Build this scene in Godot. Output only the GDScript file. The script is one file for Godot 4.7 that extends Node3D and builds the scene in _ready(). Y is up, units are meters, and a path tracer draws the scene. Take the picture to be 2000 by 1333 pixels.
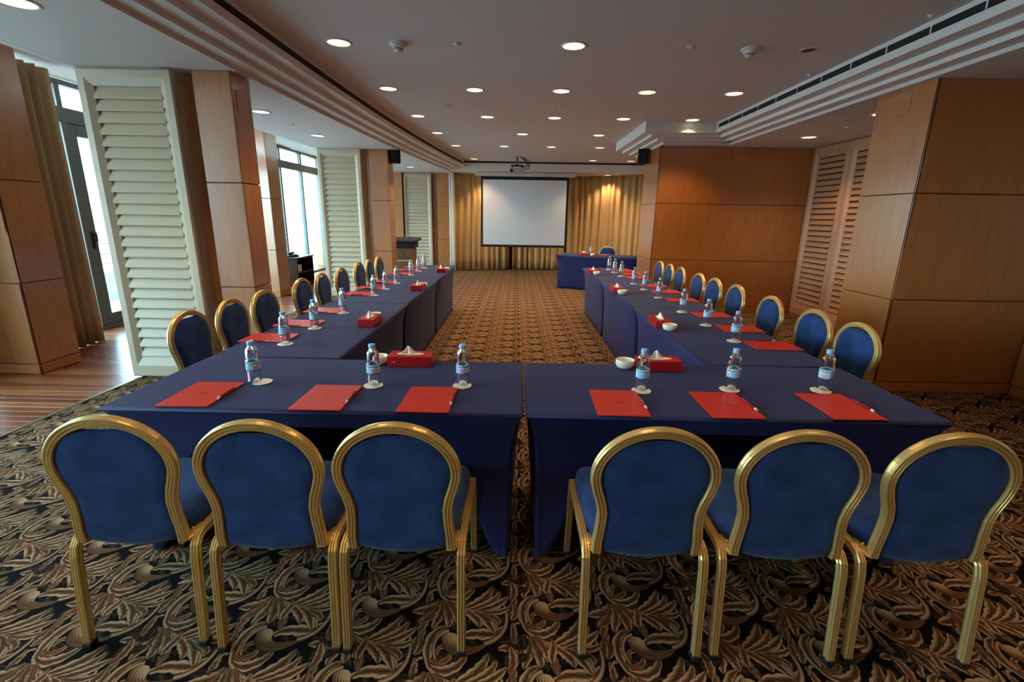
extends Node3D
# A hotel meeting room: navy covered tables in a U, gold framed blue chairs, windows on one side.
# All lengths in metres; V(x, y, d) takes d as the distance into the room (Godot's -z).

var M := {}
var used := {}
var rng := RandomNumberGenerator.new()

func V(x: float, y: float, d: float) -> Vector3:
	return Vector3(x, y, -d)

# ---------------------------------------------------------------- mesh builder
class MB:
	var st := SurfaceTool.new()
	var n := 0
	func _init() -> void:
		st.begin(Mesh.PRIMITIVE_TRIANGLES)
		st.set_smooth_group(-1)
	func smooth(on: bool) -> MB:
		st.set_smooth_group(0 if on else -1)
		return self
	func tri(a: Vector3, b: Vector3, c: Vector3, inside: Vector3) -> void:
		var nn := (a - c).cross(a - b)
		if nn.length_squared() < 1e-16:
			return
		var p := b
		var q := c
		if nn.dot((a + b + c) / 3.0 - inside) < 0.0:
			p = c
			q = b
		st.add_vertex(a)
		st.add_vertex(p)
		st.add_vertex(q)
		n += 1
	func raw(a: Vector3, b: Vector3, c: Vector3) -> void:
		if (a - c).cross(a - b).length_squared() < 1e-16:
			return
		st.add_vertex(a)
		st.add_vertex(b)
		st.add_vertex(c)
		n += 1
	func quad(a: Vector3, b: Vector3, c: Vector3, d: Vector3, inside: Vector3) -> void:
		tri(a, b, c, inside)
		tri(a, c, d, inside)
	func box(c: Vector3, s: Vector3, ch := 0.0, bs := Basis()) -> MB:
		var h := s / 2.0
		ch = minf(ch, minf(h.x, minf(h.y, h.z)) * 0.9)
		var p := func(sx: int, sy: int, sz: int, ax: int) -> Vector3:
			var v := Vector3(sx * (h.x - ch), sy * (h.y - ch), sz * (h.z - ch))
			v[ax] += Vector3(sx, sy, sz)[ax] * ch
			return c + bs * v
		var sg := [[-1, -1], [1, -1], [1, 1], [-1, 1]]
		for s1 in [-1, 1]:
			quad(p.call(s1, -1, -1, 0), p.call(s1, 1, -1, 0), p.call(s1, 1, 1, 0), p.call(s1, -1, 1, 0), c)
			quad(p.call(-1, s1, -1, 1), p.call(1, s1, -1, 1), p.call(1, s1, 1, 1), p.call(-1, s1, 1, 1), c)
			quad(p.call(-1, -1, s1, 2), p.call(1, -1, s1, 2), p.call(1, 1, s1, 2), p.call(-1, 1, s1, 2), c)
		if ch > 0.0:
			for q in sg:
				quad(p.call(-1, q[0], q[1], 1), p.call(1, q[0], q[1], 1), p.call(1, q[0], q[1], 2), p.call(-1, q[0], q[1], 2), c)
				quad(p.call(q[0], -1, q[1], 0), p.call(q[0], 1, q[1], 0), p.call(q[0], 1, q[1], 2), p.call(q[0], -1, q[1], 2), c)
				quad(p.call(q[0], q[1], -1, 0), p.call(q[0], q[1], 1, 0), p.call(q[0], q[1], 1, 1), p.call(q[0], q[1], -1, 1), c)
				for s3 in [-1, 1]:
					tri(p.call(q[0], q[1], s3, 0), p.call(q[0], q[1], s3, 1), p.call(q[0], q[1], s3, 2), c)
		return self
	# profile: Vector2(radius, height) from the bottom up, round the y axis through c
	func lathe(c: Vector3, prof: Array, seg := 24) -> MB:
		for i in prof.size() - 1:
			var a: Vector2 = prof[i]
			var b: Vector2 = prof[i + 1]
			for k in seg:
				var t0 := TAU * k / seg
				var t1 := TAU * (k + 1) / seg
				var d0 := Vector3(cos(t0), 0, sin(t0))
				var d1 := Vector3(cos(t1), 0, sin(t1))
				var v00 := c + d0 * a.x + Vector3(0, a.y, 0)
				var v01 := c + d1 * a.x + Vector3(0, a.y, 0)
				var v10 := c + d0 * b.x + Vector3(0, b.y, 0)
				var v11 := c + d1 * b.x + Vector3(0, b.y, 0)
				raw(v00, v10, v11)
				raw(v00, v11, v01)
		return self
	# a section (closed polygon of Vector2) carried along a path; side is the first axis of the section
	func sweep(path: Array, section: Array, side: Vector3, closed := false) -> MB:
		var rings := []
		var cnt := path.size()
		for i in cnt:
			var a: Vector3 = path[(i - 1 + cnt) % cnt] if closed or i > 0 else path[i]
			var b: Vector3 = path[(i + 1) % cnt] if closed or i < cnt - 1 else path[i]
			var t := (b - a).normalized()
			var u := (side - t * side.dot(t)).normalized()
			var w := t.cross(u)
			var r := PackedVector3Array()
			for q in section:
				r.append(path[i] + u * q.x + w * q.y)
			rings.append(r)
		var m := section.size()
		for i in (cnt if closed else cnt - 1):
			var r0: PackedVector3Array = rings[i]
			var r1: PackedVector3Array = rings[(i + 1) % cnt]
			for k in m:
				var k2 := (k + 1) % m
				raw(r0[k], r1[k2], r1[k])
				raw(r0[k], r0[k2], r1[k2])
		if not closed:
			for e in [0, cnt - 1]:
				var mid: Vector3 = path[e]
				var nxt: Vector3 = path[1] if e == 0 else path[cnt - 2]
				for k in m:
					tri(rings[e][k], rings[e][(k + 1) % m], mid, nxt)
		return self
	# a sheet through a grid of points, t thick
	func sheet(g: Array, t: float) -> MB:
		var R := g.size()
		var C: int = g[0].size()
		var bk := []
		for i in R:
			var row := PackedVector3Array()
			for j in C:
				var du: Vector3 = g[i][mini(j + 1, C - 1)] - g[i][maxi(j - 1, 0)]
				var dv: Vector3 = g[mini(i + 1, R - 1)][j] - g[maxi(i - 1, 0)][j]
				row.append(g[i][j] - du.cross(dv).normalized() * t)
			bk.append(row)
		for i in R - 1:
			for j in C - 1:
				raw(g[i][j], g[i + 1][j + 1], g[i][j + 1])
				raw(g[i][j], g[i + 1][j], g[i + 1][j + 1])
				raw(bk[i][j], bk[i][j + 1], bk[i + 1][j + 1])
				raw(bk[i][j], bk[i + 1][j + 1], bk[i + 1][j])
		for i in R - 1:
			raw(g[i][0], bk[i][0], bk[i + 1][0]); raw(g[i][0], bk[i + 1][0], g[i + 1][0])
			raw(g[i][C - 1], bk[i + 1][C - 1], bk[i][C - 1]); raw(g[i][C - 1], g[i + 1][C - 1], bk[i + 1][C - 1])
		for j in C - 1:
			raw(g[0][j], bk[0][j + 1], bk[0][j]); raw(g[0][j], g[0][j + 1], bk[0][j + 1])
			raw(g[R - 1][j], bk[R - 1][j], bk[R - 1][j + 1]); raw(g[R - 1][j], bk[R - 1][j + 1], g[R - 1][j + 1])
		return self
	# a convex polygon (Vector3 list, flat) pushed along e
	func prism(poly: Array, e: Vector3) -> MB:
		var c := Vector3.ZERO
		for p in poly:
			c += p
		c = c / poly.size() + e / 2.0
		for k in poly.size():
			var a: Vector3 = poly[k]
			var b: Vector3 = poly[(k + 1) % poly.size()]
			quad(a, b, b + e, a + e, c)
		for k in range(1, poly.size() - 1):
			tri(poly[0], poly[k], poly[k + 1], c)
			tri(poly[0] + e, poly[k] + e, poly[k + 1] + e, c)
		return self
	func mesh() -> ArrayMesh:
		st.generate_normals()
		return st.commit()

# ---------------------------------------------------------------- scene helpers
func numbered(called: String) -> String:
	if not used.has(called):
		used[called] = 0
		return called
	used[called] += 1
	return "%s_%03d" % [called, used[called]]

func part(parent: Node, called: String, m, mat: Material, label := "") -> MeshInstance3D:
	var o := MeshInstance3D.new()
	o.name = called
	o.mesh = m.mesh() if m is MB else m
	o.material_override = mat
	parent.add_child(o, true)
	if label:
		o.set_meta("label", label)
	return o

func thing(called: String, label: String, category: String, at := Vector3.ZERO, turn := 0.0, group := "") -> Node3D:
	var o := Node3D.new()
	o.name = numbered(called)
	add_child(o)
	o.position = at
	o.rotation.y = turn
	tag(o, label, category, group)
	return o

func tag(o: Node, label: String, category: String, group := "") -> void:
	o.set_meta("label", label)
	o.set_meta("category", category)
	if group:
		o.set_meta("group", group)

func solo(called: String, m, mat: Material, label: String, category: String, at := Vector3.ZERO, group := "") -> MeshInstance3D:
	var o := MeshInstance3D.new()
	o.name = numbered(called)
	o.mesh = m.mesh() if m is MB else m
	o.material_override = mat
	add_child(o)
	o.position = at
	tag(o, label, category, group)
	return o

func struct(called: String, m, mat: Material) -> MeshInstance3D:
	var o := MeshInstance3D.new()
	o.name = numbered(called)
	o.mesh = m.mesh() if m is MB else m
	o.material_override = mat
	o.set_meta("kind", "structure")
	add_child(o)
	return o

func dup(o: Node3D, label: String, at: Vector3, turn := 0.0, group := "") -> Node3D:
	var c: Node3D = o.duplicate()
	var base: String = o.get_meta("base")
	c.name = numbered(base)
	add_child(c)
	c.position = at
	c.rotation.y = turn
	c.set_meta("label", label)
	if group:
		c.set_meta("group", group)
	return c

func slab(x0: float, x1: float, y0: float, y1: float, d0: float, d1: float, ch := 0.0) -> MB:
	return MB.new().box(V((x0 + x1) / 2, (y0 + y1) / 2, (d0 + d1) / 2), Vector3(x1 - x0, y1 - y0, d1 - d0), ch)

# ---------------------------------------------------------------- materials
func mat(called: String, c: Color, rough := 0.7, metal := 0.0, spec := 0.5) -> StandardMaterial3D:
	var m := StandardMaterial3D.new()
	m.resource_name = called
	m.albedo_color = c
	m.roughness = rough
	m.metallic = metal
	m.metallic_specular = spec
	M[called] = m
	return m

func c8(r: int, g: int, b: int) -> Color:
	return Color8(r, g, b)

func grain(seed_: int, freq: float, ramp: Array, w := 512, h := 512, oct := 4) -> NoiseTexture2D:
	var f := FastNoiseLite.new()
	f.seed = seed_
	f.noise_type = FastNoiseLite.TYPE_SIMPLEX_SMOOTH
	f.frequency = freq
	f.fractal_octaves = oct
	var g := Gradient.new()
	g.offsets = PackedFloat32Array(range(ramp.size()).map(func(i): return float(i) / (ramp.size() - 1)))
	g.colors = PackedColorArray(ramp)
	var t := NoiseTexture2D.new()
	t.width = w
	t.height = h
	t.seamless = true
	t.noise = f
	t.color_ramp = g
	return t

func tri_map(m: StandardMaterial3D, scale: Vector3, t: Texture2D) -> void:
	m.albedo_texture = t
	m.uv1_triplanar = true
	m.uv1_world_triplanar = true
	m.uv1_triplanar_sharpness = 8.0
	m.uv1_scale = scale

const CW := 1024
const CH := 474
var cbuf := PackedFloat32Array()

func cput(x: float, y: float, c: Vector3) -> void:
	var i := (posmod(int(floor(y)), CH) * CW + posmod(int(floor(x)), CW)) * 3
	cbuf[i] = c.x
	cbuf[i + 1] = c.y
	cbuf[i + 2] = c.z

# woven scroll leaves: each row is a cubic curve in centimetres (x, d four times) and a half width
func carpet_texture() -> ImageTexture:
	var leaves := [
		[5.9, 15.5, -0.8, 14.1, -2.1, 2.6, 4.7, -5.1, 1.35, 0], [7.0, 13.6, 1.4, 11.9, 0.5, 4.0, 5.8, -1.8, 0.85, 1], [2.7, -1.9, 6.8, -5.6, 13.0, -2.3, 14.6, 3.7, 1.6, 0],
		[1.6, 1.3, 4.7, -1.9, 10.0, 0.2, 8.5, 4.9, 1.0, 2], [4.2, 2.8, 3.1, 6.2, 5.8, 7.7, 8.5, 4.6, 0.7, 0], [8.0, 12.6, 6.9, 6.0, 12.1, 1.6, 21.9, 7.7, 2.9, 3],
		[11.3, 10.0, 18.8, 15.5, 23.2, 8.2, 29.7, 17.3, 1.9, 0], [21.0, 8.1, 29.5, 10.5, 31.2, 20.5, 26.8, 28.7, 1.0, 1], [4.7, -5.1, 12.2, -9.8, 22.2, -8.9, 26.1, -18.6, 0.9, 1],
		[11.8, -8.0, 16.9, -6.0, 21.3, -2.1, 22.6, 4.3, 1.7, 0], [14.3, -8.5, 19.9, -7.2, 24.1, -4.6, 25.8, 1.3, 1.5, 2], [16.7, -9.1, 22.8, -8.3, 26.6, -5.1, 29.7, -1.2, 1.4, 0],
		[19.2, -9.6, 24.5, -10.7, 27.6, -9.4, 30.0, -6.9, 1.1, 0], [12.2, -9.2, 15.6, -11.5, 18.9, -13.7, 18.6, -17.4, 1.5, 2], [15.7, -9.7, 20.5, -11.9, 22.1, -15.3, 24.9, -20.2, 1.4, 0],
		[19.6, -10.8, 23.3, -13.0, 26.8, -12.4, 25.4, -16.4, 1.1, 0], [1.2, -3.9, -0.7, -9.5, -5.2, -9.6, -9.1, -10.3, 1.7, 0], [1.2, -5.2, 0.3, -11.9, -3.1, -13.1, -5.3, -16.0, 1.8, 2],
		[2.2, -3.9, 3.8, -10.0, 1.3, -13.6, 0.5, -18.4, 1.5, 0], [3.2, -4.5, 4.8, -10.0, 6.7, -13.5, 6.7, -17.7, 1.6, 0], [4.2, -4.5, 7.3, -8.1, 9.7, -11.6, 9.3, -15.4, 1.4, 2],
		[-1.0, 1.3, -2.7, 2.6, -3.1, -0.8, -4.1, -1.5, 0.7, 1],
		[30.5, -4.0, 32.8, -1.0, 32.4, 3.0, 30.5, 7.0, 1.3, 2], [32.0, 20.0, 30.2, 23.0, 31.4, 27.0, 33.2, 30.0, 1.3, 0], [31.0, -13.5, 33.2, -10.5, 32.6, -7.5, 31.0, -5.0, 1.2, 0], [33.0, 8.0, 31.5, 11.0, 32.8, 14.0, 31.2, 18.0, 1.1, 0],
		[10.5, -12.5, 12.6, -15.0, 11.4, -18.0, 13.0, -21.0, 1.3, 0], [11.0, 17.0, 9.8, 20.0, 12.4, 23.0, 11.0, 27.0, 1.3, 2]]
	var dark := Vector3(19, 15, 15)
	var brown := Vector3(86, 57, 38)
	var rust := Vector3(104, 58, 37)
	var tan_ := Vector3(170, 140, 108)
	var olive := Vector3(112, 89, 64)
	cbuf.resize(CW * CH * 3)
	for i in CW * CH:
		var k := rng.randf_range(0.8, 1.2)
		cbuf[i * 3] = dark.x * k
		cbuf[i * 3 + 1] = dark.y * k
		cbuf[i * 3 + 2] = dark.z * k
	var ppc := CW / 70.5
	# small dull leaves that fill the ground between the large ones
	var fill := []
	for i in 34:
		var a := Vector2(fmod(i * 9.7, 35.25), fmod(i * 13.9, 32.6))
		var dr := Vector2(1, 0).rotated(i * 1.9)
		fill.append([a.x, a.y, a.x + dr.x * 2 - dr.y, a.y + dr.y * 2 + dr.x, a.x + dr.x * 4 - dr.y, a.y + dr.y * 4 + dr.x, a.x + dr.x * 6.5, a.y + dr.y * 6.5, 1.5, 4])
	for copy in 2:
		for lf in fill + leaves:
			var p0 := Vector2(lf[0], lf[1])
			var p1 := Vector2(lf[2], lf[3])
			var p2 := Vector2(lf[4], lf[5])
			var p3 := Vector2(lf[6], lf[7])
			var kind: int = lf[9]
			var hw: float = lf[8] * (1.55 if kind in [0, 2] else 1.25)
			var ns := int((p0.distance_to(p1) + p1.distance_to(p2) + p2.distance_to(p3)) * ppc * 1.8)
			for s in ns + 1:
				var t := float(s) / ns
				var q := p0.bezier_interpolate(p1, p2, p3, t)
				var dq := p0.bezier_derivative(p1, p2, p3, t).normalized()
				var nn := Vector2(-dq.y, dq.x)
				var jag := 0.80 + 0.20 * absf(sin(t * 13.0 + lf[0]))
				var w := hw * pow(sin(PI * clampf(0.06 + t * 0.94, 0, 1)), 0.55) * jag
				if kind == 1:
					w = hw * (1.0 - 0.55 * t)
				elif kind == 3:
					w = hw * pow(1.0 - t, 0.45) * minf(1.0, 0.45 + t * 6.0)
				var steps := int(w * ppc * 2.8) + 2
				for e in steps + 1:
					var a := -1.0 + 2.0 * e / steps
					var c := brown
					var wob := sin(t * 19.0 + a * 5.0 + lf[0]) * 0.35 + sin(t * 47.0 - a * 9.0) * 0.2
					var streak := 0.5 + 0.5 * sin(a * 4.6 + t * 2.2 + wob + lf[1])
					if absf(a) > 0.93:
						c = dark
					elif kind == 4:
						c = dark.lerp(olive, 0.08 + 0.4 * streak)
					elif kind == 3:
						var front := clampf((0.40 - t) * 3.2 + sin(a * 21.0 + wob) * 0.45 + a * 0.9, 0.0, 1.0)
						c = brown.lerp(tan_, front)
						if t > 0.35:
							c = c.lerp(olive, clampf((t - 0.35) * 2.0, 0, 0.8) * (0.5 + 0.5 * sin(a * 9.0)))
					elif kind == 1:
						c = tan_.lerp(brown, clampf(absf(a) * 1.4 - 0.2, 0, 1))
					else:
						var shade := clampf((streak - 0.25) * 2.2, 0.0, 1.0)
						c = (rust if kind == 2 else brown).lerp(olive if absf(a) < 0.45 else tan_, shade)
						if absf(a) < 0.07 and t < 0.75:
							c = dark.lerp(brown, 0.5)
						if absf(a) > 0.72 and streak > 0.3:
							c = tan_
					c *= rng.randf_range(0.85, 1.12)
					var v := q + nn * (a * w)
					cput((v.x + copy * 35.25) * ppc, -(v.y + copy * 16.3) * ppc * (CH / (32.6 * ppc)), c)
	var bytes := PackedByteArray()
	bytes.resize(CW * CH * 3)
	for i in cbuf.size():
		bytes[i] = int(clampf(cbuf[i], 0, 255))
	var im := Image.create_from_data(CW, CH, false, Image.FORMAT_RGB8, bytes)
	im.resize(512, 237, Image.INTERPOLATE_TRILINEAR)
	return ImageTexture.create_from_image(im)

func label_texture() -> ImageTexture:
	var im := Image.create(256, 64, false, Image.FORMAT_RGB8)
	im.fill(c8(150, 205, 236))
	im.fill_rect(Rect2i(0, 0, 256, 8), c8(225, 240, 246))
	im.fill_rect(Rect2i(0, 8, 256, 7), c8(70, 160, 190))
	im.fill_rect(Rect2i(0, 56, 256, 8), c8(64, 100, 168))
	for side in 2:
		var o := side * 128
		im.fill_rect(Rect2i(o + 52, 18, 66, 36), c8(226, 232, 240))
		for k in 6:
			im.fill_rect(Rect2i(o + 58 + k * 9, 24 + (k % 3) * 3, 4, 22 - (k % 3) * 3), c8(206, 92, 100) if k % 2 == 0 else c8(196, 120, 132))
		im.fill_rect(Rect2i(o + 60, 48, 46, 3), c8(96, 130, 190))
		im.fill_rect(Rect2i(o + 8, 22, 30, 5), c8(190, 226, 244))
		im.fill_rect(Rect2i(o + 12, 34, 30, 4), c8(110, 175, 220))
	return ImageTexture.create_from_image(im)

func make_materials() -> void:
	var w := mat("honey wood veneer", Color.WHITE, 0.32, 0.0, 0.7)
	w.clearcoat_enabled = true
	w.clearcoat = 1.0
	w.clearcoat_roughness = 0.14
	tri_map(w, Vector3(1.6, 0.16, 1.6), grain(3, 0.02, [c8(164, 96, 40), c8(172, 103, 44), c8(180, 111, 49), c8(170, 101, 43)]))
	mat("dark wood gap", c8(70, 38, 18), 0.6)
	var wb := mat("wood base", Color.WHITE, 0.4)
	tri_map(wb, Vector3(0.2, 2.0, 0.2), grain(5, 0.02, [c8(166, 98, 46), c8(190, 122, 66)]))
	var mw := mat("mahogany", Color.WHITE, 0.4)
	tri_map(mw, Vector3(0.4, 3.0, 0.4), grain(9, 0.02, [c8(58, 26, 16), c8(84, 40, 24)], 256, 256))
	for i in 5:
		var t: Array = [[132, 70, 40], [148, 84, 48], [118, 58, 34], [156, 94, 56], [126, 66, 44]][i]
		var f := mat("floor board %d" % i, Color.WHITE, 0.26, 0.0, 0.5)
		tri_map(f, Vector3(0.35, 1.0, 4.0), grain(20 + i, 0.015, [c8(t[0] - 18, t[1] - 14, t[2] - 10), c8(t[0], t[1], t[2]), c8(t[0] + 14, t[1] + 12, t[2] + 8)], 256, 256, 3))
	mat("cream paint", c8(188, 169, 142), 0.42)
	var pw := mat("pale wood", Color.WHITE, 0.45)
	tri_map(pw, Vector3(2.0, 0.2, 2.0), grain(31, 0.02, [c8(184, 128, 90), c8(202, 148, 110)], 256, 256))
	mat("ceiling paint", c8(218, 210, 202), 0.9)
	mat("cove paint", c8(226, 222, 214), 0.8)
	mat("black slot", c8(14, 13, 12), 0.8)
	mat("grille metal", c8(60, 58, 54), 0.5, 0.3)
	var cp := mat("patterned carpet", Color.WHITE, 0.97, 0.0, 0.15)
	tri_map(cp, Vector3(1.0 / 0.705, 1.0, 1.0 / 0.326), carpet_texture())
	mat("brass strip", c8(150, 130, 96), 0.4, 0.8)
	var nv := mat("navy stretch cloth", c8(29, 34, 81), 0.7, 0.0, 0.35)
	nv.rim_enabled = true
	nv.rim = 0.3
	nv.rim_tint = 0.4
	var bl := mat("blue velvet", Color.WHITE, 0.9, 0.0, 0.2)
	tri_map(bl, Vector3(2.2, 2.2, 2.2), grain(44, 0.012, [c8(30, 52, 94), c8(37, 61, 108), c8(45, 71, 120)], 256, 256, 3))
	bl.rim_enabled = true
	bl.rim = 0.2
	bl.rim_tint = 0.6
	mat("gold paint", c8(228, 194, 124), 0.3, 0.65)
	mat("black rubber", c8(18, 18, 20), 0.7)
	mat("red card", c8(196, 38, 22), 0.45)
	mat("dark red print", c8(128, 22, 14), 0.4)
	mat("silver print", c8(206, 170, 168), 0.4)
	mat("red pen", c8(150, 16, 24), 0.25)
	mat("white plastic", c8(238, 238, 236), 0.35)
	mat("red box", c8(172, 20, 24), 0.3)
	mat("tissue", c8(246, 240, 232), 0.9)
	mat("white china", c8(240, 236, 224), 0.15)
	mat("paper coaster", c8(240, 232, 214), 0.9)
	mat("cap blue", c8(138, 184, 240), 0.4)
	var wa := mat("water bottle clear", Color(0.97, 0.985, 1.0, 0.0), 0.02)
	wa.transparency = BaseMaterial3D.TRANSPARENCY_ALPHA
	wa.refraction_enabled = true
	wa.refraction_scale = 0.033
	var lb := mat("bottle label", Color.WHITE, 0.4)
	lb.albedo_texture = label_texture()
	var gl := mat("window glass", Color(0.95, 0.98, 1.0, 0.04), 0.02)
	gl.transparency = BaseMaterial3D.TRANSPARENCY_ALPHA
	mat("window frame grey", c8(96, 104, 102), 0.45, 0.2)
	mat("balcony concrete", c8(196, 208, 214), 0.8)
	mat("rail metal", c8(170, 178, 182), 0.4, 0.6)
	mat("gold curtain", c8(200, 168, 118), 0.85, 0.0, 0.2)
	mat("taupe curtain", c8(186, 156, 116), 0.85, 0.0, 0.2)
	mat("sheer lining", c8(232, 230, 222), 0.9)
	var sc := mat("screen white", c8(226, 230, 234), 0.75)
	sc.metallic_specular = 0.4
	mat("black border", c8(12, 12, 14), 0.7)
	mat("speaker black", c8(16, 16, 18), 0.5)
	mat("speaker cloth", c8(24, 24, 26), 0.9)
	mat("ceiling fitting", c8(214, 208, 198), 0.5)
	mat("grey plastic", c8(176, 186, 198), 0.45)
	mat("steel", c8(120, 120, 118), 0.35, 0.9)
	mat("lectern wood", c8(120, 92, 60), 0.5)
	mat("lectern print", c8(84, 58, 40), 0.5)
	mat("dried leaf", c8(190, 170, 130), 0.8)
	var e := mat("downlight glow", c8(255, 244, 222), 0.4)
	e.emission_enabled = true
	e.emission = c8(255, 232, 190)
	e.emission_energy_multiplier = 1.6

# ---------------------------------------------------------------- start
const LAMP_E := 1.7
const LAMP_C := Color(1.0, 0.84, 0.64)

func _ready() -> void:
	rng.seed = 7
	var cam := Camera3D.new()
	cam.name = "camera"
	var pi_ := 0.255386
	var ya := -0.006486
	var ro := 0.0163
	var f := V(sin(ya) * cos(pi_), -sin(pi_), cos(ya) * cos(pi_))
	var r0 := V(cos(ya), 0, -sin(ya))
	var u0 := V(sin(ya) * sin(pi_), cos(pi_), cos(ya) * sin(pi_))
	cam.transform = Transform3D(Basis(r0 * cos(ro) + u0 * sin(ro), u0 * cos(ro) - r0 * sin(ro), -f), V(-0.0479, 1.5529, -1.8517))
	cam.fov = 71.15
	cam.near = 0.05
	cam.current = true
	add_child(cam)
	var env := Environment.new()
	env.background_mode = Environment.BG_SKY
	var sky := Sky.new()
	var sm := ProceduralSkyMaterial.new()
	sm.sky_top_color = Color(0.62, 0.88, 0.98)
	sm.sky_horizon_color = Color(0.84, 0.97, 1.0)
	sm.ground_horizon_color = Color(0.8, 0.9, 0.95)
	sm.ground_bottom_color = Color(0.5, 0.56, 0.6)
	sm.sun_angle_max = 0.0
	sky.sky_material = sm
	env.sky = sky
	env.background_energy_multiplier = 19.0
	env.tonemap_mode = Environment.TONE_MAPPER_LINEAR
	env.tonemap_exposure = 1.0
	env.sdfgi_enabled = true
	env.ssao_enabled = true
	env.ssil_enabled = true
	var we := WorldEnvironment.new()
	we.name = "environment"
	we.environment = env
	add_child(we)
	make_materials()
	build_shell()
	build_ceiling()
	build_left_side()
	build_right_side()
	build_far_end()
	build_tables()
	build_chairs()
	build_table_things()
	build_ceiling_things()
	build_extras()

# ---------------------------------------------------------------- room shell
func panel_row(parent: Node, face: String, at: float, sgn: float, a0: float, a1: float, ys: Array, cuts := []) -> void:
	# veneer boards on a core: face "d" looks along the room axis, face "x" across it
	var xs := [a0] + cuts + [a1]
	for i in ys.size() - 1:
		for j in xs.size() - 1:
			var y0: float = ys[i] + 0.004
			var y1: float = ys[i + 1] - 0.004
			var p0: float = xs[j] + (0.004 if j > 0 else 0.0)
			var p1: float = xs[j + 1] - (0.004 if j < xs.size() - 2 else 0.0)
			var th := 0.016
			var m: MB
			if face == "d":
				m = slab(p0, p1, y0, y1, minf(at, at + sgn * th), maxf(at, at + sgn * th), 0.003)
			else:
				m = slab(minf(at, at + sgn * th), maxf(at, at + sgn * th), y0, y1, p0, p1, 0.003)
			part(parent, "veneer_panel" if ys[i] > 0.05 else "base_panel", m, M["honey wood veneer"] if ys[i] > 0.05 else M["wood base"])

func build_shell() -> void:
	var fl := struct("floor", slab(-3.64, 5.2, -0.12, 0.0, -5.2, 13.4), M["patterned carpet"])
	var wf := struct("floor_timber", slab(-5.8, -3.66, -0.12, -0.022, -5.2, 13.4), M["dark wood gap"])
	var d := 0.4
	var protos := []
	for v in 3:
		protos.append(MB.new().box(Vector3.ZERO, Vector3(1.9, 0.022, 0.088), 0.0015).mesh())
	var k := 0
	while d < 12.0:
		var o := part(wf, "floor_board", protos[k % 3], M["floor board %d" % ((k * 3 + (k / 4)) % 5)])
		o.position = V(-4.61, -0.011, d)
		d += 0.09
		k += 1
	struct("trim_1", slab(-3.67, -3.63, -0.02, 0.006, -5.2, 13.4, 0.003), M["brass strip"])
	struct("wall_back", slab(-5.9, 5.2, 0, 3.2, -5.4, -5.2), M["honey wood veneer"])
	struct("wall_far", slab(-5.9, 5.2, 0, 3.2, 13.2, 13.4), M["mahogany"])
	var wr := struct("wall_right", slab(4.62, 4.8, 0, 3.2, -5.2, 2.45), M["dark wood gap"])
	panel_row(wr, "x", 4.62, -1, -5.2, 2.42, [0.0, 0.1, 0.88, 1.80, 2.70], [-3.3, -1.4, 0.5])

func edge_x(d: float) -> float:
	return -2.41 + 0.0062 * pow(maxf(0.0, d - 2.0), 2.0)

func strip_solid(pa: Array, pb: Array, y0: float, y1: float) -> MB:
	# the solid between two plan lines (Vector2 x, d), from y0 to y1
	var m := MB.new()
	for i in pa.size() - 1:
		var a0 := V(pa[i].x, y0, pa[i].y)
		var a1 := V(pa[i + 1].x, y0, pa[i + 1].y)
		var b0 := V(pb[i].x, y0, pb[i].y)
		var b1 := V(pb[i + 1].x, y0, pb[i + 1].y)
		var up := Vector3(0, y1 - y0, 0)
		var c := (a0 + a1 + b0 + b1) / 4.0 + up / 2.0
		m.quad(a0, a1, b1, b0, c)
		m.quad(a0 + up, a1 + up, b1 + up, b0 + up, c)
		m.quad(a0, a1, a1 + up, a0 + up, c)
		m.quad(b0, b1, b1 + up, b0 + up, c)
		if i == 0:
			m.quad(a0, b0, b0 + up, a0 + up, c)
		if i == pa.size() - 2:
			m.quad(a1, b1, b1 + up, a1 + up, c)
	return m

const STEPS := [[0.0, 2.69, 2.722], [0.13, 2.722, 2.757], [0.26, 2.757, 2.80], [0.39, 2.80, 2.96]]

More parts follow.
